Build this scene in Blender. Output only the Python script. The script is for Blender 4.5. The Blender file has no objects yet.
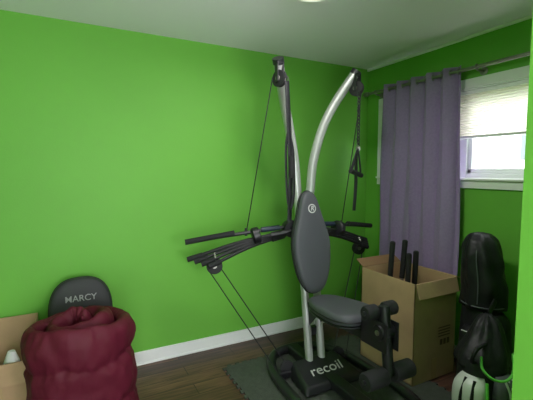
import bpy, bmesh, math, random
from mathutils import Vector, Matrix, noise
random.seed(4)
scene=bpy.context.scene
try:
    scene.view_settings.view_transform='Standard'
    scene.view_settings.look='None'
except Exception as e: print(e)

def s2l(c):
    return tuple(((v/255)/12.92 if v/255<=0.04045 else (((v/255)+0.055)/1.055)**2.4) for v in c)+(1,)
def mat(name,rgb,rough=0.6,metal=0.0,bump=0.0,bscale=60,var=0.0,vscale=4,sheen=0,spec=None):
    m=bpy.data.materials.new(name); m.use_nodes=True
    nt=m.node_tree; b=nt.nodes['Principled BSDF']
    b.inputs['Base Color'].default_value=s2l(rgb)
    b.inputs['Roughness'].default_value=rough
    b.inputs['Metallic'].default_value=metal
    if spec is not None: b.inputs['Specular IOR Level'].default_value=spec
    if sheen: b.inputs['Sheen Weight'].default_value=sheen
    tc=nt.nodes.new('ShaderNodeTexCoord')
    if bump:
        n=nt.nodes.new('ShaderNodeTexNoise'); n.inputs['Scale'].default_value=bscale; n.inputs['Detail'].default_value=4
        nt.links.new(tc.outputs['Object'],n.inputs['Vector'])
        bp=nt.nodes.new('ShaderNodeBump'); bp.inputs['Strength'].default_value=bump; bp.inputs['Distance'].default_value=0.01
        nt.links.new(n.outputs['Fac'],bp.inputs['Height']); nt.links.new(bp.outputs['Normal'],b.inputs['Normal'])
    if var:
        n=nt.nodes.new('ShaderNodeTexNoise'); n.inputs['Scale'].default_value=vscale; n.inputs['Detail'].default_value=5
        nt.links.new(tc.outputs['Object'],n.inputs['Vector'])
        cr=nt.nodes.new('ShaderNodeValToRGB')
        cr.color_ramp.elements[0].position=0.3; cr.color_ramp.elements[1].position=0.7
        cr.color_ramp.elements[0].color=s2l([max(0,v*(1-var)) for v in rgb])
        cr.color_ramp.elements[1].color=s2l([min(255,v*(1+var)) for v in rgb])
        nt.links.new(n.outputs['Fac'],cr.inputs['Fac']); nt.links.new(cr.outputs['Color'],b.inputs['Base Color'])
    return m

M_green=mat('green_wall_paint',(106,175,64),0.55,bump=0.06,bscale=90,var=0.02,vscale=1.5,spec=0.35)
M_ceil=mat('ceiling_paint',(246,240,248),0.85,bump=0.1,bscale=120)
M_white=mat('white_trim_paint',(235,236,236),0.45)
M_vinyl=mat('white_vinyl',(240,242,244),0.35)
M_black=mat('black_powdercoat',(30,30,34),0.4,bump=0.05,bscale=200)
M_rubber=mat('black_rubber',(26,26,29),0.6)
M_foam=mat('black_foam',(28,28,31),0.8,bump=0.3,bscale=250)
M_benchpad=mat('dark_grey_upholstery',(44,44,48),0.6,bump=0.2,bscale=250)
M_vinylpad=mat('charcoal_upholstery',(78,79,86),0.5,bump=0.25,bscale=220)
M_piping=mat('black_piping',(18,18,20),0.5)
M_silver=mat('silver_powdercoat',(182,184,182),0.35,metal=0.4)
M_steel=mat('brushed_steel',(150,148,142),0.35,metal=0.9)
M_blue=mat('navy_plastic',(34,46,66),0.45)
M_print=mat('light_print',(215,215,215),0.6)
M_greyprint=mat('grey_print',(150,150,152),0.6)
M_card=mat('cardboard',(182,150,116),0.85,bump=0.1,bscale=40,var=0.06,vscale=5)
M_cardin=mat('cardboard_inner',(140,108,78),0.9)
M_tape=mat('packing_tape',(190,160,122),0.25)
M_cprint=mat('carton_print',(105,76,54),0.8)
M_mat=mat('grey_foam_mat',(68,74,66),0.9,bump=0.5,bscale=300,var=0.08,vscale=30)
M_curtain=mat('lavender_curtain_fabric',(152,130,176),0.85,bump=0.25,bscale=400,var=0.03,vscale=60,sheen=0.1)
M_maroon=mat('maroon_quilted_nylon',(88,20,40),0.62,bump=0.35,bscale=22,spec=0.25)
M_nylon=mat('black_nylon',(26,26,30),0.5,bump=0.6,bscale=18,spec=0.35)
M_bagwhite=mat('white_bag_vinyl',(205,208,205),0.4,bump=0.1,bscale=30)
M_baggreen=mat('green_bag_trim',(96,190,70),0.5)
M_baggrey=mat('grey_bag_panel',(80,83,88),0.5,bump=0.3,bscale=40)
M_siding=mat('white_siding',(235,237,240),0.7)
M_roof=mat('grey_shingles',(150,150,155),0.9,bump=0.5,bscale=30)
M_grass=mat('lawn',(90,120,70),0.95,var=0.2)
M_bluew=mat('blue_label',(40,80,160),0.5)

M_lamp=bpy.data.materials.new('lamp_opal_glass'); M_lamp.use_nodes=True
b=M_lamp.node_tree.nodes['Principled BSDF']; b.inputs['Base Color'].default_value=(0.9,0.88,0.8,1)
b.inputs['Emission Color'].default_value=(1,0.95,0.86,1); b.inputs['Emission Strength'].default_value=0.8
M_glass=bpy.data.materials.new('window_glass'); M_glass.use_nodes=True
nt=M_glass.node_tree; nt.nodes.clear()
o=nt.nodes.new('ShaderNodeOutputMaterial'); mx=nt.nodes.new('ShaderNodeMixShader'); tr=nt.nodes.new('ShaderNodeBsdfTransparent'); gl=nt.nodes.new('ShaderNodeBsdfGlossy')
gl.inputs['Roughness'].default_value=0.02; mx.inputs[0].default_value=0.05
nt.links.new(tr.outputs[0],mx.inputs[1]); nt.links.new(gl.outputs[0],mx.inputs[2]); nt.links.new(mx.outputs[0],o.inputs[0])
M_shade=bpy.data.materials.new('cellular_shade_fabric'); M_shade.use_nodes=True
nt=M_shade.node_tree; b=nt.nodes['Principled BSDF']; o=nt.nodes['Material Output']
b.inputs['Base Color'].default_value=s2l((236,230,220)); b.inputs['Roughness'].default_value=0.9
t=nt.nodes.new('ShaderNodeBsdfTranslucent'); t.inputs['Color'].default_value=s2l((236,231,220))
mx=nt.nodes.new('ShaderNodeMixShader'); mx.inputs[0].default_value=0.45
nt.links.new(b.outputs[0],mx.inputs[1]); nt.links.new(t.outputs[0],mx.inputs[2]); nt.links.new(mx.outputs[0],o.inputs[0])
M_floor=bpy.data.materials.new('dark_laminate_planks'); M_floor.use_nodes=True
nt=M_floor.node_tree; b=nt.nodes['Principled BSDF']
tc=nt.nodes.new('ShaderNodeTexCoord')
br=nt.nodes.new('ShaderNodeTexBrick'); br.inputs['Scale'].default_value=1.0
br.inputs['Brick Width'].default_value=1.1; br.inputs['Row Height'].default_value=0.125
br.inputs['Mortar Size'].default_value=0.0025; br.inputs['Color1'].default_value=s2l((112,80,66)); br.inputs['Color2'].default_value=s2l((68,46,38)); br.inputs['Mortar'].default_value=s2l((28,18,14))
br.offset=0.37
nt.links.new(tc.outputs['Object'],br.inputs['Vector'])
mp=nt.nodes.new('ShaderNodeMapping'); mp.inputs['Scale'].default_value=(2.5,30,1)
nt.links.new(tc.outputs['Object'],mp.inputs['Vector'])
nz=nt.nodes.new('ShaderNodeTexNoise'); nz.inputs['Scale'].default_value=1.6; nz.inputs['Detail'].default_value=6; nz.inputs['Distortion'].default_value=0.8
nt.links.new(mp.outputs[0],nz.inputs['Vector'])
cr=nt.nodes.new('ShaderNodeValToRGB'); cr.color_ramp.elements[0].position=0.32; cr.color_ramp.elements[1].position=0.7
cr.color_ramp.elements[0].color=(0.35,0.33,0.33,1); cr.color_ramp.elements[1].color=(1.25,1.2,1.2,1)
nt.links.new(nz.outputs['Fac'],cr.inputs['Fac'])
mm=nt.nodes.new('ShaderNodeMix'); mm.data_type='RGBA'; mm.blend_type='MULTIPLY'; mm.inputs[0].default_value=0.9
nt.links.new(br.outputs['Color'],mm.inputs[6]); nt.links.new(cr.outputs['Color'],mm.inputs[7]); nt.links.new(mm.outputs[2],b.inputs['Base Color'])
b.inputs['Roughness'].default_value=0.42

# ---------- helpers ----------
def link(me,name,m,parent=None,smooth=False):
    ob=bpy.data.objects.new(name,me); scene.collection.objects.link(ob)
    if m: me.materials.append(m)
    if smooth:
        for p in me.polygons: p.use_smooth=True
    if parent: ob.parent=parent
    return ob
def empty(name):
    e=bpy.data.objects.new(name,None); scene.collection.objects.link(e); e.empty_display_size=0.1; return e
def add_bevel(ob,w,seg=2):
    md=ob.modifiers.new('bevel','BEVEL'); md.width=w; md.segments=seg; md.limit_method='ANGLE'; return ob
def box(name,lo,hi,m,parent=None,bevel=0,rot=None,piv=None):
    bm=bmesh.new(); bmesh.ops.create_cube(bm,size=1)
    lo=Vector(lo);hi=Vector(hi); c=(lo+hi)/2; d=hi-lo
    for v in bm.verts: v.co=Vector((v.co.x*d.x,v.co.y*d.y,v.co.z*d.z))+c
    if rot is not None:
        piv=Vector(piv) if piv is not None else c
        bmesh.ops.rotate(bm,cent=piv,matrix=rot.to_3x3(),verts=bm.verts)
    me=bpy.data.meshes.new(name); bm.to_mesh(me); bm.free()
    ob=link(me,name,m,parent)
    if bevel: add_bevel(ob,bevel)
    return ob
def boxes(name,lst,m,parent=None,bevel=0):
    bm=bmesh.new()
    for lo,hi in lst:
        r=bmesh.ops.create_cube(bm,size=1); lo=Vector(lo);hi=Vector(hi);c=(lo+hi)/2;d=hi-lo
        for v in r['verts']: v.co=Vector((v.co.x*d.x,v.co.y*d.y,v.co.z*d.z))+c
    me=bpy.data.meshes.new(name); bm.to_mesh(me); bm.free()
    ob=link(me,name,m,parent)
    if bevel: add_bevel(ob,bevel)
    return ob
def catmull(pts,n=8):
    P=[Vector(p) for p in pts]
    if len(P)<3: return P
    out=[]
    for i in range(len(P)-1):
        p0=P[i-1] if i>0 else 2*P[0]-P[1]; p1=P[i];p2=P[i+1]; p3=P[i+2] if i+2<len(P) else 2*P[-1]-P[-2]
        for k in range(n):
            t=k/n
            out.append(0.5*((2*p1)+(-p0+p2)*t+(2*p0-5*p1+4*p2-p3)*t*t+(-p0+3*p1-3*p2+p3)*t**3))
    out.append(P[-1]); return out
def tube(name,pts,r,m,parent=None,smooth=True,n=8,sides=14,closed=False,flat=1.0,up=(0,0,1)):
    P=catmull(pts,n) if smooth and len(pts)>2 and not closed else [Vector(p) for p in pts]
    N=len(P); bm=bmesh.new(); rings=[]
    up=Vector(up); prevn=None
    for i,p in enumerate(P):
        if closed: t=(P[(i+1)%N]-P[i-1]).normalized()
        else: t=(P[min(i+1,N-1)]-P[max(i-1,0)]).normalized()
        if prevn is None:
            a=up if abs(t.dot(up))<0.95 else Vector((1,0,0))
            nn=(a-t*a.dot(t)).normalized()
        else: nn=(prevn-t*prevn.dot(t)).normalized()
        prevn=nn; bb=t.cross(nn)
        rings.append([bm.verts.new(p+r*(math.cos(a)*nn+flat*math.sin(a)*bb)) for a in [2*math.pi*k/sides for k in range(sides)]])
    rng=range(N if closed else N-1)
    for i in rng:
        A=rings[i];B=rings[(i+1)%N]
        for k in range(sides): bm.faces.new((A[k],A[(k+1)%sides],B[(k+1)%sides],B[k]))
    if not closed:
        bm.faces.new(rings[0][::-1]); bm.faces.new(rings[-1])
    bmesh.ops.recalc_face_normals(bm,faces=bm.faces)
    me=bpy.data.meshes.new(name); bm.to_mesh(me); bm.free()
    ob=link(me,name,m,parent,True)
    md=ob.modifiers.new('es','EDGE_SPLIT'); md.split_angle=math.radians(50)
    return ob
def disc(name,c,axis,r,th,m,parent=None,groove=True):
    c=Vector(c);axis=Vector(axis).normalized()
    if groove: prof=[(-.5,.0),(-.5,.85),(-.45,1),(-.25,1),(-.1,.82),(.1,.82),(.25,1),(.45,1),(.5,.85),(.5,0)]
    else: prof=[(-.5,0),(-.5,.9),(-.4,1),(.4,1),(.5,.9),(.5,0)]
    return lathe(name,[(a*th,b*r) for a,b in prof],c,axis,m,parent)
def lathe(name,prof,c,axis,m,parent=None,sides=28):
    c=Vector(c);axis=Vector(axis).normalized()
    a=(Vector((0,0,1)) if abs(axis.z)<0.9 else Vector((1,0,0)))
    u=(a-axis*a.dot(axis)).normalized(); w=axis.cross(u)
    bm=bmesh.new(); rings=[]
    for h,r in prof:
        if r<=1e-6: rings.append([bm.verts.new(c+axis*h)])
        else: rings.append([bm.verts.new(c+axis*h+r*(math.cos(t)*u+math.sin(t)*w)) for t in [2*math.pi*k/sides for k in range(sides)]])
    for A,B in zip(rings,rings[1:]):
        for k in range(sides):
            k2=(k+1)%sides
            if len(A)==1 and len(B)==1: continue
            if len(A)==1: bm.faces.new((A[0],B[k],B[k2]))
            elif len(B)==1: bm.faces.new((A[k],B[0],A[k2]))
            else: bm.faces.new((A[k],A[k2],B[k2],B[k]))
    bmesh.ops.recalc_face_normals(bm,faces=bm.faces)
    me=bpy.data.meshes.new(name); bm.to_mesh(me); bm.free()
    ob=link(me,name,m,parent,True)
    md=ob.modifiers.new('es','EDGE_SPLIT'); md.split_angle=math.radians(45)
    return ob
def pad(name,outline,T,c,uax,vax,m,parent=None,prof=None):
    c=Vector(c);u=Vector(uax).normalized();v=Vector(vax).normalized();n=u.cross(v).normalized()
    prof=prof or [(0,0),(.93,0),(.985,.1),(1,.3),(1,.6),(.985,.8),(.94,.93),(.85,1.0),(.5,1.05),(0,1.07)]
    cu=sum(p[0] for p in outline)/len(outline); cv=sum(p[1] for p in outline)/len(outline)
    bm=bmesh.new(); rings=[]
    for s,h in prof:
        if s==0: rings.append([bm.verts.new(c+u*cu+v*cv+n*h*T)])
        else: rings.append([bm.verts.new(c+u*(cu+(p[0]-cu)*s)+v*(cv+(p[1]-cv)*s)+n*h*T) for p in outline])
    K=len(outline)
    for A,B in zip(rings,rings[1:]):
        for k in range(K):
            k2=(k+1)%K
            if len(A)==1: bm.faces.new((A[0],B[k],B[k2]))
            elif len(B)==1: bm.faces.new((A[k],B[0],A[k2]))
            else: bm.faces.new((A[k],A[k2],B[k2],B[k]))
    bmesh.ops.recalc_face_normals(bm,faces=bm.faces)
    me=bpy.data.meshes.new(name); bm.to_mesh(me); bm.free()
    return link(me,name,m,parent,True)
def text(name,body,size,c,uax,vax,m,parent=None,ext=0.001,shear=0,bold=0):
    cu=bpy.data.curves.new(name,'FONT'); cu.body=body; cu.size=size; cu.align_x='CENTER'; cu.align_y='CENTER'; cu.extrude=ext; cu.shear=shear; cu.offset=bold
    tmp=bpy.data.objects.new('t',cu); scene.collection.objects.link(tmp)
    dg=bpy.context.evaluated_depsgraph_get(); me=bpy.data.meshes.new_from_object(tmp.evaluated_get(dg))
    bpy.data.objects.remove(tmp)
    u=Vector(uax).normalized();v=Vector(vax).normalized();n=u.cross(v)
    for vert in me.vertices:
        x,y,z=vert.co; vert.co=Vector(c)+u*x+v*y+n*z
    me.materials.clear()
    return link(me,name,m,parent)

# ---------- room ----------
XR=2.585; YB=2.81; H=2.40; XL=-1.3; YF=-1.1; T=0.14
box('floor',(XL-T,YF-T,-0.1),(XR+T,YB+T,0),M_floor)
box('ceiling',(XL-T,YF-T,H),(XR+T,YB+T,H+0.1),M_ceil)
box('wall_back',(XL-T,YB,0),(XR+T,YB+T,H),M_green)
box('wall_left',(XL-T,YF,0),(XL,YB,H),M_green)
W0,W1,Z0,Z1=1.10,2.58,1.375,2.025
boxes('wall_right',[((XR,YF,0),(XR+T,YB,Z0)),((XR,YF,Z1),(XR+T,YB,H)),((XR,YF,Z0),(XR+T,W0,Z1)),((XR,W1,Z0),(XR+T,YB,Z1))],M_green)
boxes('wall_front',[((XL,YF-T,0),(-0.6,YF,H)),((0.4,YF-T,0),(XR,YF,H)),((-0.6,YF-T,2.05),(0.4,YF,H))],M_green)
box('wall_closet',(0.965,YF,0),(XR,0.51,H),M_green)
bb=0.10
boxes('baseboard_back',[((XL,YB-0.014,0),(XR,YB,bb)),((XL,YB-0.022,0),(XR,YB,0.018))],M_white,bevel=0.004)
boxes('baseboard_right',[((XR-0.014,0.51,0),(XR,YB-0.022,bb))],M_white,bevel=0.004)
boxes('baseboard_left',[((XL,YF,0),(XL+0.014,YB-0.022,bb))],M_white,bevel=0.004)
boxes('trim_1',[((XR-0.018,0.51,H-0.022),(XR,YB,H))],M_ceil,bevel=0.006)

win=empty('window_1')
c=0.068
boxes('casing',[((XR-0.018,W0-c,Z0-c),(XR,W1+c,Z0)),((XR-0.018,W0-c,Z1),(XR,W1+c,Z1+c)),((XR-0.018,W0-c,Z0),(XR,W0,Z1)),((XR-0.018,W1,Z0),(XR,W1+c,Z1))],M_white,win,0.004)
box('stool',(XR-0.035,W0-c,Z0-0.012),(XR+0.0,W1+c,Z0+0.006),M_white,win,0.004)
fx0,fx1=XR+0.075,XR+0.125
f=0.04; ym=(W0+W1)/2
boxes('jamb_liner',[((XR,W0,Z0),(XR+T,W1,Z0+0.008)),((XR,W0,Z1-0.008),(XR+T,W1,Z1)),((XR,W0,Z0),(XR+T,W0+0.008,Z1)),((XR,W1-0.008,Z0),(XR+T,W1,Z1))],M_white,win)
boxes('frame',[((fx0,W0,Z0),(fx1,W1,Z0+f)),((fx0,W0,Z1-f),(fx1,W1,Z1)),((fx0,W0,Z0),(fx1,W0+f,Z1)),((fx0,W1-f,Z0),(fx1,W1,Z1)),((fx0-0.01,ym-0.03,Z0),(fx1,ym+0.03,Z1))],M_vinyl,win,0.004)
for i,(a,bq) in enumerate(((W0+f,ym-0.03),(ym+0.03,W1-f))):
    q=0.035
    boxes('sash_%d'%(i+1),[((fx0+0.005,a,Z0+f),(fx1-0.01,bq,Z0+f+q)),((fx0+0.005,a,Z1-f-q),(fx1-0.01,bq,Z1-f)),((fx0+0.005,a,Z0+f),(fx1-0.01,a+q,Z1-f)),((fx0+0.005,bq-q,Z0+f),(fx1-0.01,bq,Z1-f))],M_vinyl,win,0.004)
    box('pane_%d'%(i+1),(fx0+0.022,a+q,Z0+f+q),(fx0+0.026,bq-q,Z1-f-q),M_glass,win)

bm=bmesh.new(); zs=[]; z=1.995; k=0
while z>1.69:
    zs.append((z,0.0 if k%2 else 0.008)); z-=0.0095; k+=1
rows=[]
for z,dx in zs: rows.append((bm.verts.new((XR+0.03+dx,W0+0.012,z)),bm.verts.new((XR+0.03+dx,W1-0.012,z))))
for A,B in zip(rows,rows[1:]): bm.faces.new((A[0],A[1],B[1],B[0]))
me=bpy.data.meshes.new('cells'); bm.to_mesh(me); bm.free()
sh=empty('cellular_shade')
link(me,'cells',M_shade,sh)
box('headrail',(XR+0.015,W0+0.01,1.992),(XR+0.06,W1-0.01,2.016),M_white,sh,0.004)
box('bottom_rail',(XR+0.018,W0+0.012,1.672),(XR+0.054,W1-0.012,1.69),M_white,sh,0.004)

nb=empty('neighbour_house')
lst=[]
for i in range(22): lst.append(((7.0,-3,0.15*i-0.6),(7.2,7.5,0.15*i-0.6+0.138)))
boxes('siding',lst,M_siding,nb)
boxes('wall_core',[((7.02,-3,-0.6),(10,7.5,2.7))],M_siding,nb)
bm=bmesh.new()
vs=[bm.verts.new(p) for p in ((6.6,-3.3,2.65),(6.6,7.8,2.65),(9.5,7.8,4.1),(9.5,-3.3,4.1),(6.6,-3.3,2.5),(6.6,7.8,2.5),(9.5,7.8,3.9),(9.5,-3.3,3.9))]
for q in ((0,1,2,3),(4,5,6,7),(0,1,5,4),(1,2,6,5),(2,3,7,6),(3,0,4,7)): bm.faces.new([vs[i] for i in q])
me=bpy.data.meshes.new('roof'); bm.to_mesh(me); bm.free(); link(me,'roof',M_roof,nb)
M_hg=mat('house_glass',(95,105,115),0.2)
boxes('house_window',[((6.96,2.9,1.62),(7.0,3.75,2.25)),((6.96,4.6,1.62),(7.0,5.6,2.25))],M_hg,nb)
box('lawn_ground',(XR+T+0.05,-8,-0.8),(14,12,-0.6),M_grass)

# ---------- curtain rod & curtain ----------
rod=empty('curtain_rod'); RX=XR-0.085; RZ=2.145
tube('pole',[(RX,0.62,RZ),(RX,2.71,RZ)],0.0125,M_steel,rod,sides=16)
lathe('finial',[(0,0.0125),(0.005,0.02),(0.03,0.024),(0.05,0.018),(0.056,0)],(RX,2.71,RZ),(0,1,0),M_steel,rod)
for y in (2.62,1.66,0.75):
    tube('bracket',[(XR,y,RZ-0.02),(RX+0.01,y,RZ-0.02)],0.007,M_steel,rod)
    disc('bracket_plate',(XR-0.004,y,RZ-0.02),(1,0,0),0.028,0.008,M_steel,rod,False)
    tube('bracket_ring',[(RX+0.017*math.cos(a),y,RZ+0.017*math.sin(a)) for a in [2*math.pi*k/16 for k in range(16)]],0.004,M_steel,rod,closed=True,sides=8)
cur=empty('curtain')
bm=bmesh.new(); NU=160; NV=36; Y0,Y1=1.78,2.52; ztop=2.185; zbot=0.60; g=[]
for j in range(NV+1):
    v=j/NV; z=ztop+(zbot-ztop)*v; row=[]
    for i in range(NU+1):
        s=i/NU; ph=s*math.pi*2*5.0
        amp=0.036*(1-0.35*v)
        x=RX+amp*math.sin(ph+0.9*math.sin(2.6*v+s*4)*v)+0.014*math.sin(ph*0.37+2)*v
        y=Y0+(Y1-Y0)*s+0.018*math.sin(ph*2)*0.5+ (s-0.5)*0.05*v +0.008*math.sin(7*v+s*12)*v
        row.append(bm.verts.new((x,y,z)))
    g.append(row)
for j in range(NV):
    for i in range(NU): bm.faces.new((g[j][i],g[j][i+1],g[j+1][i+1],g[j+1][i]))
me=bpy.data.meshes.new('drape'); bm.to_mesh(me); bm.free()
d=link(me,'drape',M_curtain,cur,True); md=d.modifiers.new('s','SOLIDIFY'); md.thickness=0.003
for k in range(10):
    s=max(0.015,k/10)
    y=Y0+(Y1-Y0)*s
    tube('grommet',[(RX+0.022*math.cos(a),y,RZ+0.022*math.sin(a)) for a in [2*math.pi*q/18 for q in range(18)]],0.004,M_steel,cur,closed=True,sides=8)

# ---------- ceiling lamp ----------
lamp=empty('ceiling_lamp'); LX,LY=1.12,1.62
lathe('base_plate',[(0,0.0),(0,0.15),(-0.018,0.155),(-0.022,0.15),(-0.022,0)],(LX,LY,H),(0,0,1),M_white,lamp)
lathe('glass_dome',[(-0.02,0.14),(-0.045,0.138),(-0.07,0.115),(-0.088,0.07),(-0.095,0.0)],(LX,LY,H),(0,0,1),M_lamp,lamp)

# ---------- foam mat ----------
def mat_outline(x0,x1,y0,y1,tooth=0.03):
    pts=[]
    def edge(a,b,n):
        a=Vector(a);b=Vector(b);L=(b-a).length;d=(b-a)/L; k=int(L/(tooth*2)); st=L/k
        for i in range(k):
            p=a+d*st*i
            for t,o in ((0.12,0),(0.05,tooth*0.6),(0.55,tooth*0.6),(0.48,0)): pts.append(p+d*st*t+n*o)
    edge((x0,y0),(x1,y0),Vector((0,-1)));edge((x1,y0),(x1,y1),Vector((1,0)));edge((x1,y1),(x0,y1),Vector((0,1)));edge((x0,y1),(x0,y0),Vector((-1,0)))
    return pts
bm=bmesh.new()
vs=[bm.verts.new((p.x,p.y,0.0)) for p in mat_outline(0.95,2.12,1.22,2.46)]
fc=bm.faces.new(vs); r=bmesh.ops.extrude_face_region(bm,geom=[fc])
for v in r['geom']:
    if isinstance(v,bmesh.types.BMVert): v.co.z=0.012
bmesh.ops.recalc_face_normals(bm,faces=bm.faces)
me=bpy.data.meshes.new('foam_floor_mat'); bm.to_mesh(me); bm.free(); link(me,'foam_floor_mat',M_mat)

# ---------- home gym ----------
gym=empty('home_gym'); XC=1.5; zf=0.012
ring=[]
for k in range(72):
    a=2*math.pi*k/72; e=2/2.8
    cx=math.copysign(abs(math.cos(a))**e,math.cos(a)); sy=math.copysign(abs(math.sin(a))**e,math.sin(a))
    ring.append((XC+0.33*cx*(1-0.08*sy),1.86+0.58*sy,zf+0.032))
tube('base_frame',ring,0.032,M_black,gym,closed=True)
box('base_spine',(XC-0.045,1.30,zf+0.01),(XC+0.045,2.42,zf+0.07),M_black,gym,0.01)
box('base_crossbar',(XC-0.32,2.10,zf+0.01),(XC+0.32,2.17,zf+0.06),M_black,gym,0.01)
bm=bmesh.new()
co=[(-.22,-.15,.055),(.22,-.15,.055),(.18,.10,.11),(-.18,.10,.11),(-.25,-.18,.012),(.25,-.18,.012),(.21,.14,.012),(-.21,.14,.012)]
vs=[bm.verts.new((XC+a,2.03+b_,zf+c_)) for a,b_,c_ in co]
for q in ((0,1,2,3),(0,4,5,1),(1,5,6,2),(2,6,7,3),(3,7,4,0),(7,6,5,4)): bm.faces.new([vs[i] for i in q])
me=bpy.data.meshes.new('base_cover'); bm.to_mesh(me); bm.free(); add_bevel(link(me,'base_cover',M_black,gym),0.015,3)
sl=Vector((0,.25,.055)).normalized()
text('logo_text','recoil',0.115,(XC+0.0,1.985,zf+0.0825),(1,0,0),sl,M_print,gym,0.001,0.2,0.0)
for sx in (-1,1):
    tube('post',[(XC+sx*0.052,2.10,zf+0.05),(XC+sx*0.052,2.17,0.57),(XC+sx*0.052,2.235,1.0),(XC+sx*0.056,2.274,1.295)],0.028,M_silver,gym)
    tube('arch_arm',[(XC+sx*0.056,2.274,1.28),(XC+sx*0.08,2.272,1.5),(XC+sx*0.139,2.25,1.73),(XC+sx*0.215,2.2,1.92),(XC+sx*0.311,2.10,2.12)],0.033,M_silver,gym,n=10)
    d_=Vector((sx*0.096,-0.10,0.20)).normalized(); p=Vector((XC+sx*0.311,2.10,2.12))
    tube('arm_cap',[p-d_*0.015,p+d_*0.02],0.037,M_black,gym)
    pc=p+Vector((0,-0.015,-0.11))
    disc('top_pulley',pc,(1,0.3,0),0.052,0.03,M_rubber,gym)
    disc('pulley_hub',pc,(1,0.3,0),0.018,0.045,M_steel,gym,False)
    boxes('pulley_bracket',[((pc.x-0.024,pc.y-0.02,pc.z-0.02),(pc.x-0.018,pc.y+0.02,pc.z+0.10)),((pc.x+0.018,pc.y-0.02,pc.z-0.02),(pc.x+0.024,pc.y+0.02,pc.z+0.10)),((pc.x-0.024,pc.y-0.02,pc.z+0.09),(pc.x+0.024,pc.y+0.02,pc.z+0.10))],M_black,gym,0.002)
for z in (0.30,1.10): box('post_brace',(XC-0.06,2.10+0.13*(z-0.06),z-0.03),(XC+0.06,2.13+0.145*(z-0.06),z+0.03),M_black,gym,0.005)
vt=Vector((0,0.15,1)).normalized()
def padout(L,w1,w2,n=48):
    pts=[]
    for k in range(n):
        a=2*math.pi*k/n; v=math.sin(a)*L; t=(v/L+1)/2
        s=max(0,min(1,(t-0.45)/0.4)); s=s*s*(3-2*s)
        w=w1+(w2-w1)*s
        pts.append((math.copysign(abs(math.cos(a))**0.85,math.cos(a))*w,v))
    return pts
pc=Vector((XC-0.015,2.185,0.935))
pad('back_pad',padout(0.355,0.150,0.104),0.07,pc,(1,0,0),vt,M_vinylpad,gym)
pad('back_pad_board',padout(0.35,0.144,0.098),0.016,pc+Vector((0,0.014,0)),(1,0,0),vt,M_black,gym)
out=padout(0.357,0.152,0.106,60); nrm=Vector((1,0,0)).cross(vt)
tube('back_pad_piping',[pc+Vector((u_,0,0))+vt*v_+nrm*0.026 for u_,v_ in out],0.005,M_piping,gym,closed=True,sides=8)
lg=pc+vt*0.23+nrm*0.076
disc('pad_emblem',lg,nrm,0.032,0.002,M_print,gym,False)
disc('pad_emblem_inner',lg+nrm*0.001,nrm,0.024,0.002,M_vinylpad,gym,False)
text('pad_emblem_letter','R',0.045,lg+nrm*0.0025,(1,0,0),vt,M_print,gym,0.0005,0.2,0.001)
so=[]
for k in range(48):
    a=2*math.pi*k/48; v=math.copysign(abs(math.sin(a))**0.75,math.sin(a))*0.25; w=0.155-0.03*(v/0.25)
    so.append((math.copysign(abs(math.cos(a))**0.7,math.cos(a))*w,v))
sv=Vector((0,1,-0.06)).normalized()
sc=Vector((XC,1.85,0.525))
pad('seat_pad',so,0.065,sc,(1,0,0),sv,M_vinylpad,gym)
pad('seat_board',so,0.015,sc-Vector((0,0,0.014)),(1,0,0),sv,M_black,gym)
tube('seat_piping',[sc+Vector((1,0,0))*u_*1.01+sv*v_*1.01+Vector((0,0,0.025)) for u_,v_ in so],0.005,M_piping,gym,closed=True,sides=8)
box('seat_rail',(XC-0.03,1.46,0.45),(XC+0.03,2.17,0.51),M_black,gym,0.008,rot=Matrix.Rotation(math.radians(-2),4,'X'))
bm=bmesh.new()
for sx in (-1,1):
    x=XC+sx*0.045
    ps=[(x,2.17,0.30),(x,2.19,0.52),(x,1.98,0.50)]
    a=[bm.verts.new(p) for p in ps]; b2=[bm.verts.new((p[0]+0.006*sx,p[1],p[2])) for p in ps]
    bm.faces.new(a); bm.faces.new(b2[::-1])
    for i in range(3): bm.faces.new((a[i],b2[i],b2[(i+1)%3],a[(i+1)%3]))
bmesh.ops.recalc_face_normals(bm,faces=bm.faces)
me=bpy.data.meshes.new('seat_gusset'); bm.to_mesh(me); bm.free(); link(me,'seat_gusset',M_black,gym)
boxes('leg_bracket',[((XC-0.045,1.40,0.46),(XC-0.037,1.60,0.62)),((XC+0.037,1.40,0.46),(XC+0.045,1.60,0.62))],M_black,gym,0.003)
tube('leg_lever',[(XC,1.47,0.70),(XC,1.45,0.55),(XC,1.425,0.33)],0.030,M_black,gym,n=4)
disc('leg_pivot',(XC,1.46,0.56),(1,0,0),0.045,0.11,M_black,gym,False)
disc('leg_pivot_bolt',(XC-0.055,1.46,0.56),(1,0,0),0.015,0.01,M_steel,gym,False)
def roller(nm,c,L,r):
    tube(nm+'_axle',[(c[0]-L/2-0.012,c[1],c[2]),(c[0]+L/2+0.012,c[1],c[2])],0.012,M_black,gym)
    for sx in (-1,1):
        x0=c[0]+sx*0.028; x1=c[0]+sx*L/2; a=min(x0,x1); w=abs(x1-x0)
        lathe(nm,[(0,0.0),(0,r*.85),(0.008,r),(w-0.008,r),(w,r*.85),(w,r*.35),(w-.006,0)],(a,c[1],c[2]),(1,0,0),M_foam,gym)
roller('ankle_roller',(XC,1.425,0.33),0.34,0.050)
roller('knee_roller',(XC,1.50,0.665),0.22,0.040)
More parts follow.
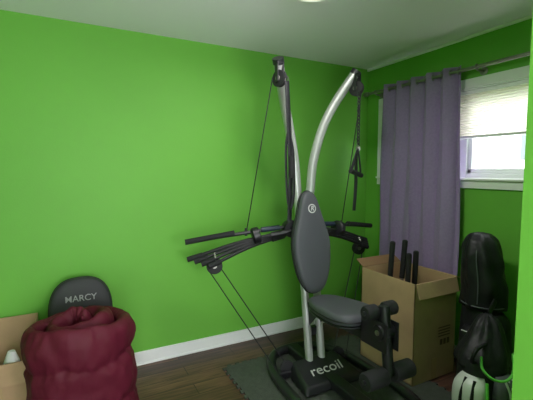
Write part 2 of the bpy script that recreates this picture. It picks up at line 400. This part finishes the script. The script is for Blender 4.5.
for sx in (-1,1):
    hub=Vector((XC+sx*0.10,2.285,1.02))
    disc('rod_hub',hub,(0.2,1,0),0.062,0.07,M_black,gym,False)
    box('hub_plate',(min(XC+sx*0.02,hub.x),2.25,0.97),(max(XC+sx*0.02,hub.x),2.30,1.07),M_black,gym,0.006)
    t1=Vector((XC+sx*0.825,2.46,0.955))
    d1=(t1-hub)
    tube('upper_lever',[hub+Vector((0,0,0.02)),t1],0.0125,M_black,gym)
    tube('upper_lever_grip',[hub+Vector((0,0,0.02))+d1*0.55,t1],0.019,M_foam,gym)
    tube('lever_sleeve',[hub+Vector((0,-0.01,0.02))+d1*0.12,hub+Vector((0,-0.01,0.02))+d1*0.30],0.019,M_blue,gym)
    for k in range(4):
        t2=Vector((XC+sx*(0.79-0.035*k),2.47-0.045*k+0.02,0.83-0.010*k))
        h2=hub+Vector((sx*0.02,-0.035+0.02*k,-0.01-0.012*k)); dd=t2-h2
        tube('resistance_rod',[h2,h2+dd*0.5+Vector((0,0,0.02)),t2],0.0125,M_rubber,gym)
        tube('rod_cap',[h2+dd*0.87+Vector((0,0,0.003)),t2+dd.normalized()*0.012],0.019,M_foam,gym)
        tube('rod_ferrule',[h2+dd*0.04,h2+dd*0.2+Vector((0,0,0.009))],0.020,M_black,gym)
    mid=hub+Vector((sx*0.26,0.04,-0.035))
    disc('rod_clamp',mid,(sx*1,0.25,-0.25),0.058,0.05,M_black,gym,False)
    pp=Vector((XC+sx*0.64,2.40,0.785))
    disc('rod_pulley',pp,(0.3,1,0),0.055,0.026,M_rubber,gym); disc('rod_pulley_hub',pp,(0.3,1,0),0.016,0.04,M_steel,gym,False)
    tube('rod_hook',[pp+Vector((0,0,0.02)),pp+Vector((0,-0.02,0.06)),pp+Vector((0,0,0.09))],0.007,M_steel,gym)
    tp=Vector((XC+sx*0.311,2.085,2.01))
    cb=hub+d1*0.44
    tube('cable_upper',[tp+Vector((sx*0.05,0,0)),cb],0.004,M_rubber,gym,sides=6)
    tube('cable_hook',[cb+Vector((0,0,0.045)),cb+Vector((0,0,-0.01))],0.010,M_black,gym)
    tube('cable_lower',[pp+Vector((-sx*0.045,0,-0.02)),(XC+sx*0.20,2.16,0.08)],0.004,M_rubber,gym,sides=6)
    tube('cable_lower',[pp+Vector((sx*0.045,0,-0.02)),(XC+sx*0.30,2.13,0.08)],0.004,M_rubber,gym,sides=6)
    disc('base_pulley',(XC+sx*0.22,2.13,0.09),(0.3,1,0),0.045,0.024,M_rubber,gym)
    a=tp+Vector((-sx*0.03,-0.04,-0.02))
    if sx<0:
        tube('strap',[a,a+Vector((0.015,0,-0.25)),a+Vector((0.03,0,-0.55)),a+Vector((0.035,0.02,-0.88))],0.017,M_nylon,gym,flat=0.35)
        tube('strap_carabiner',[a+Vector((0.012*math.cos(t),0,0.0+0.03*math.sin(t))) for t in [2*math.pi*q/14 for q in range(14)]],0.004,M_steel,gym,closed=True,sides=6)
        tube('handle_grip',[a+Vector((0.03,-0.01,-0.46)),a+Vector((0.034,-0.01,-0.60))],0.018,M_foam,gym)
        tube('handle_loop',[a+Vector((0.012,0,-0.30)),a+Vector((-0.005,0,-0.42)),a+Vector((0.005,0,-0.70)),a+Vector((0.03,0,-0.80)),a+Vector((0.055,0,-0.70)),a+Vector((0.05,0,-0.45)),a+Vector((0.016,0,-0.30))],0.009,M_nylon,gym,flat=0.4)
    else:
        for q in range(16):
            cpt=a+Vector((0.02,0,-0.02-0.024*q)); ax=Vector((1,0,0)) if q%2 else Vector((0,1,0))
            tube('chain_link',[cpt+ax*0.010*math.cos(t)+Vector((0,0,0.016*math.sin(t))) for t in [2*math.pi*w/10 for w in range(10)]],0.0045,M_rubber,gym,closed=True,sides=6)
        hb=a+Vector((0.02,0,-0.40))
        tube('handle_strap',[hb,hb+Vector((-0.05,0,-0.13)),hb+Vector((-0.055,0,-0.17))],0.012,M_nylon,gym,flat=0.5)
        tube('handle_strap',[hb,hb+Vector((0.04,0.02,-0.13)),hb+Vector((0.045,0.02,-0.17))],0.012,M_nylon,gym,flat=0.5)
        tube('handle_grip',[hb+Vector((-0.065,0,-0.155)),hb+Vector((0.055,0.02,-0.19))],0.017,M_foam,gym)
        tube('ankle_strap',[hb+Vector((0.0,0.02,-0.04)),hb+Vector((0.012,0.03,-0.25)),hb+Vector((0.0,0.03,-0.44))],0.014,M_nylon,gym,flat=0.5)
        disc('strap_ring',hb,(0,1,0),0.02,0.008,M_steel,gym,False)

# ---------- cardboard box + bars ----------
cbx=empty('cardboard_box'); bx0,bx1,by0,by1,bh=1.955,2.37,1.65,2.15,0.70; th=0.006; z0=0.013
boxes('panels',[((bx0,by0,z0),(bx0+th,by1,bh)),((bx1-th,by0,z0),(bx1,by1,bh)),((bx0,by0,z0),(bx1,by0+th,bh)),((bx0,by1-th,z0),(bx1,by1,bh)),((bx0,by0,z0),(bx1,by1,z0+th))],M_card,cbx)
R=Matrix.Rotation
box('flap_left',(bx0-0.001,by0+0.01,bh),(bx0+0.004,by1-0.01,bh+0.17),M_card,cbx,rot=R(math.radians(128),4,'Y'),piv=(bx0,by0,bh))
box('flap_right',(bx1-0.004,by0+0.01,bh),(bx1+0.001,by1-0.01,bh+0.06),M_card,cbx,rot=R(math.radians(110),4,'Y'),piv=(bx1,by0,bh))
box('flap_front',(bx0+0.01,by0-0.005,bh-0.10),(bx1-0.01,by0,bh),M_card,cbx,rot=R(math.radians(-14),4,'X'),piv=(bx0,by0,bh))
box('flap_back',(bx0+0.01,by1-0.005,bh),(bx1-0.01,by1,bh+0.09),M_cardin,cbx,rot=R(math.radians(-60),4,'X'),piv=(bx0,by1,bh))
box('tape',( (bx0+bx1)/2-0.025,by0-0.001,z0),((bx0+bx1)/2+0.025,by0,0.16),M_tape,cbx)
boxes('carton_marks',[((bx0+0.26+0.035*i,by0-0.0012,0.24),(bx0+0.285+0.035*i,by0,0.28)) for i in range(3)]+[((bx0+0.24,by0-0.0012,0.30+0.02*i),(bx0+0.36,by0,0.308+0.02*i)) for i in range(4)],M_cprint,cbx)
fb=empty('foam_covered_bars')
for i,(x,y,x2,y2,h) in enumerate(((2.05,2.0,2.05,1.94,0.92),(2.10,1.94,2.13,1.90,0.93),(2.08,1.84,2.095,1.83,0.85),(2.17,1.86,2.165,1.83,0.86))):
    lo=Vector((x,y,0.021)); hi=Vector((x2,y2,h))
    tube('bar_%d'%(i+1),[lo,hi],0.0125,M_steel,fb)
    tube('foam_%d'%(i+1),[lo+(hi-lo)*0.70,hi],0.019,M_foam,fb)
    tube('cap_%d'%(i+1),[hi,hi+(hi-lo).normalized()*0.006],0.015,M_rubber,fb)

# ---------- golf bags ----------
def loft(name,secs,m,parent,sides=36,wr=0.0,seed=0,fold=0.0):
    bm=bmesh.new(); rings=[]
    C=[Vector(s[0]) for s in secs]
    pts=catmull(C,6); R1=catmull([Vector((s[1],s[2],0)) for s in secs],6)
    for p,rr in zip(pts,R1):
        ring=[]
        for k in range(sides):
            a=2*math.pi*k/sides
            q=p+Vector((math.cos(a)*rr.x,math.sin(a)*rr.y,0))
            if wr:
                n=noise.noise(Vector((q.x*9+seed,q.y*9,q.z*9)))+0.6*noise.noise(Vector((q.x*24,q.y*24+seed,q.z*12)))
                n+=fold*math.sin(a*7+seed+3*q.z)
                if (q-p).length>1e-5: q+=(q-p).normalized()*n*wr
            ring.append(bm.verts.new(q))
        rings.append(ring)
    for A,B in zip(rings,rings[1:]):
        for k in range(sides): bm.faces.new((A[k],A[(k+1)%sides],B[(k+1)%sides],B[k]))
    bm.faces.new(rings[0][::-1]); bm.faces.new(rings[-1])
    bmesh.ops.recalc_face_normals(bm,faces=bm.faces)
    me=bpy.data.meshes.new(name); bm.to_mesh(me); bm.free()
    return link(me,name,m,parent,True)
gb=empty('golf_bag'); gx,gy=2.31,1.43
def G(x,y,z): return (gx+x,gy+y,z)
loft('body',[(G(0,0,0.0),.125,.12),(G(0,0,.03),.135,.13),(G(0,0,.3),.13,.125),(G(0,0,.6),.115,.11),(G(0,0,.76),.115,.11)],M_nylon,gb,wr=0.004)
loft('base_ring',[(G(0,0,0.0),.138,.132),(G(0,0,.03),.145,.14),(G(0,0,.06),.14,.135)],M_rubber,gb)
loft('hood',[(G(0,-.01,.58),.130,.127),(G(0,-.01,.72),.126,.124),(G(-.005,.0,.82),.124,.118),(G(-.005,0.01,.92),.118,.106),(G(.0,0.02,.99),.098,.085),(G(.01,0.03,1.03),.06,.055),(G(.012,0.035,1.042),.015,.015)],M_nylon,gb,wr=0.014,seed=3,fold=0.5)
tube('hood_zip',[G(-.128,-.05,.62),G(-.128,-.05,.75),G(-.122,-.03,.88),G(-.08,.0,1.0)],0.003,M_baggrey,gb,sides=6)
tube('hood_piping',[G(.130*math.cos(t),-.01+.128*math.sin(t),.60) for t in [2*math.pi*q/30 for q in range(30)]],0.004,M_baggrey,gb,closed=True,sides=8)
loft('side_pocket',[(G(-.11,-.03,.10),.05,.06),(G(-.13,-.03,.14),.06,.08),(G(-.13,-.03,.40),.055,.08),(G(-.11,-.03,.47),.035,.06)],M_nylon,gb,wr=0.006)
loft('front_pocket',[(G(-.02,-.12,.12),.07,.04),(G(-.02,-.14,.16),.09,.05),(G(-.02,-.13,.48),.085,.05),(G(-.02,-.11,.56),.06,.03)],M_nylon,gb,wr=0.006,seed=7)
tube('pocket_zip',[G(-.165,.02,.44),G(-.178,-.06,.45),G(-.14,-.125,.44)],0.0035,M_print,gb,sides=6)
tube('white_piping',[G(-.115,-.09,.10),G(-.13,-.125,.3),G(-.12,-.115,.5),G(-.11,-.10,.58)],0.004,M_print,gb,sides=6)
tube('shoulder_strap',[G(-.08,-.13,.66),G(-.15,-.14,.58),G(-.16,-.16,.42),G(-.12,-.18,.28),G(-.02,-.17,.22)],0.024,M_nylon,gb,flat=0.35)

g2=empty('golf_bag'); hx,hy=1.985,1.215
def K(x,y,z): return (hx+x,hy+y,z)
loft('body',[(K(.0,0,0.013),.12,.115),(K(.0,0,.04),.13,.125),(K(.0,0,.25),.128,.12),(K(.01,.0,.36),.128,.12),(K(.02,.01,.42),.12,.115)],M_nylon,g2)
loft('base_ring',[(K(.0,0,0.013),.13,.125),(K(.0,0,.035),.138,.13),(K(.0,0,.06),.132,.127)],M_rubber,g2)
loft('head_cover',[(K(.02,.01,.37),.132,.127),(K(.03,.01,.43),.125,.12),(K(.06,.02,.50),.095,.095),(K(.09,.03,.58),.065,.06),(K(.10,.04,.62),.02,.02)],M_nylon,g2,wr=0.014,seed=12,fold=0.6)
loft('white_pocket',[(K(-.10,-.02,.05),.04,.07),(K(-.125,-.02,.09),.06,.09),(K(-.125,-.02,.28),.055,.085),(K(-.10,-.02,.345),.03,.06)],M_bagwhite,g2,wr=0.006)
loft('front_pocket',[(K(.0,-.11,.05),.06,.04),(K(.0,-.13,.08),.075,.05),(K(.0,-.13,.30),.07,.05),(K(.0,-.11,.36),.05,.03)],M_baggrey,g2,wr=0.006,seed=4)
for x in (-.04,-.01,.03): tube('pocket_stripe',[K(x,-.168,.08),K(x,-.184,.18),K(x,-.183,.29),K(x*.8,-.150,.35)],0.008,M_bagwhite,g2,flat=0.5,sides=8)
for y in (-.07,-.01): tube('pocket_stripe',[K(-.168,y,.08),K(-.187,y,.18),K(-.183,y,.26),K(-.14,y*.8,.335)],0.013,M_nylon,g2,flat=0.5,sides=8)
tube('green_shoulder_strap',[K(-.085,-.05,.45),K(-.125,-.085,.41),K(-.11,-.135,.375),K(-.05,-.165,.37),K(.02,-.16,.40),K(.08,-.12,.46)],0.011,M_baggreen,g2,flat=0.6)
tube('carry_handle',[K(-.09,-.02,.41),K(-.15,-.04,.44),K(-.13,-.05,.50),K(-.02,-.03,.50)],0.010,M_nylon,g2)
tube('green_trim',[K(-.115,-.105,.06),K(-.128,-.12,.2),K(-.115,-.105,.34)],0.008,M_baggreen,g2,sides=8)

# ---------- rolled comforter ----------
cf=empty('rolled_comforter'); cx,cy=0.012,2.235
def spiral(name,th0,th1,r0,r1,zb,zt,T,cx,cy,lift=0.0,seed=0,sx=1.0,nb=4.0):
    bm=bmesh.new(); NS=int((th1-th0)/0.05); prof=[]; NZ=70
    for j in range(NZ+1): prof.append((j/NZ,1))
    for j in range(NZ,-1,-1): prof.append((j/NZ,-1))
    rings=[]
    for i in range(NS+1):
        s=i/NS; th=th0+(th1-th0)*s; r=r0+(r1-r0)*s
        ring=[]
        for v,side in prof:
            H_=zt-zb+lift*(1-s)+0.022*math.sin(th*1.3+seed)+0.014*noise.noise(Vector((th*2,seed,0))); z=zb+H_*v
            env=min(1,math.sqrt(max(0,1-abs(2*v-1)**8)))
            ph=v*math.pi*nb+0.7*noise.noise(Vector((th*0.9,v*2,seed)))
            seam=1-abs(math.sin(ph))
            baf=1-0.45*seam**2.2
            e2=min(1,math.sqrt(min(s,1-s)*14)+0.05)
            n=noise.noise(Vector((th*1.3+seed,z*6,side)))*0.020+noise.noise(Vector((th*4+seed,z*10,side*3)))*0.012
            n+=noise.noise(Vector((th*13+seed,z*14,side*3)))*0.014*(0.3+seam)
            off=side*(T/2*baf*env*e2)+n*env*(1 if s>0.6 else 0.3)
            rr=r+off
            lean=0.05*(v-0.3)
            ring.append(bm.verts.new((cx+sx*math.cos(th)*rr-lean*0.4,cy+math.sin(th)*rr-lean,z)))
        rings.append(ring)
    K_=len(prof)
    for A,B in zip(rings,rings[1:]):
        for k in range(K_): bm.faces.new((A[k],A[(k+1)%K_],B[(k+1)%K_],B[k]))
    bm.faces.new(rings[0]); bm.faces.new(rings[-1][::-1])
    bmesh.ops.remove_doubles(bm,verts=bm.verts,dist=0.0002)
    bmesh.ops.recalc_face_normals(bm,faces=bm.faces)
    me=bpy.data.meshes.new(name); bm.to_mesh(me); bm.free()
    return link(me,name,M_maroon,cf,True)
spiral('quilted_roll',-0.6,-0.6+2*math.pi*2.3,0.035,0.258,0.01,0.645,0.086,cx,cy,lift=0.03,sx=1.07,nb=3.0)

# ---------- bench pad with lettering ----------
bp=empty('bench_seat'); bc=Vector((0.04,2.68,0.505)); v2=Vector((0,0.16,1)).normalized()
bo=[]
for k in range(48):
    a=2*math.pi*k/48; bo.append((math.copysign(abs(math.cos(a))**0.75,math.cos(a))*0.185,math.copysign(abs(math.sin(a))**0.8,math.sin(a))*0.235))
pad('pad',bo,0.06,bc,(1,0,0),v2,M_benchpad,bp)
n2=Vector((1,0,0)).cross(v2)
tube('pad_piping',[bc+Vector((a_,0,0))+v2*b_+n2*0.02 for a_,b_ in bo],0.005,M_piping,bp,closed=True,sides=8)
text('lettering','MARCY',0.055,bc+v2*0.105+n2*0.0635,(1,0,0),v2,M_greyprint,bp,0.0008,0,0.0004)
tube('support_tube',[bc+v2*(-0.1)-n2*0.02,(0.04,2.66,0.05)],0.025,M_black,bp)
box('foot_bar',(-0.12,2.62,0.0),(0.20,2.68,0.05),M_black,bp,0.008)

# ---------- left carton ----------
lb=empty('cardboard_carton'); x0,x1,y0,y1,h=-0.66,-0.21,2.50,2.78,0.52
boxes('panels',[((x0,y0,0),(x0+th,y1,h)),((x1-th,y0,0),(x1,y1,h)),((x0,y0,0),(x1,y0+th,0.34)),((x0,y1-th,0),(x1,y1,h)),((x0,y0,0),(x1,y1,th))],M_card,lb)
box('flap',(x0+0.01,y0-0.006,0.22),(x1-0.01,y0-0.001,0.34),M_card,lb,rot=R(math.radians(-12),4,'X'),piv=(x0,y0,0.34))
box('tape',(-0.44,y0-0.001,0),(-0.38,y0,0.2),M_tape,lb)
bt=empty('spray_bottle')
lathe('bottle',[(0,0),(0,.035),(.01,.04),(.32,.04),(.36,.026),(.38,.018),(.38,0)],(-0.335,2.56,0.008),(0,0,1),M_print,bt)
lathe('label',[(.29,.0405),(.29,.041),(.315,.041),(.315,.0405)],(-0.335,2.56,0.008),(0,0,1),M_bluew,bt)

# ---------- lights ----------
w=bpy.data.worlds.new('World'); scene.world=w; w.use_nodes=True
bg=w.node_tree.nodes['Background']; bg.inputs[0].default_value=(0.93,0.96,1.0,1); bg.inputs[1].default_value=8.0
def area(name,loc,target,sx,sy,e,col):
    L=bpy.data.lights.new(name,'AREA'); L.shape='RECTANGLE'; L.size=sx; L.size_y=sy; L.energy=e; L.color=col
    o_=bpy.data.objects.new(name,L); scene.collection.objects.link(o_); o_.location=loc
    o_.rotation_euler=(Vector(target)-Vector(loc)).to_track_quat('-Z','Y').to_euler(); return o_
S=bpy.data.lights.new('sun','SUN'); S.energy=3; S.angle=0.05
o_=bpy.data.objects.new('sun',S); scene.collection.objects.link(o_); o_.rotation_euler=Vector((1,-0.35,-0.8)).to_track_quat('-Z','Y').to_euler()
area('ceiling_bulb',(LX,LY,H-0.11),(LX,LY,0),0.22,0.22,13,(1,0.97,0.94))
area('room_fill_light',(0.70,-0.9,1.3),(1.1,2.2,2.35),0.4,0.9,36,(1.0,0.97,1.0))

cam=bpy.data.cameras.new('camera'); co=bpy.data.objects.new('camera',cam); scene.collection.objects.link(co)
co.location=(0,0,1.44); cam.sensor_width=36; cam.lens=36*375/533; cam.clip_start=0.02
co.rotation_euler=(math.radians(90-4.574),0,math.radians(-27.75))
scene.camera=co
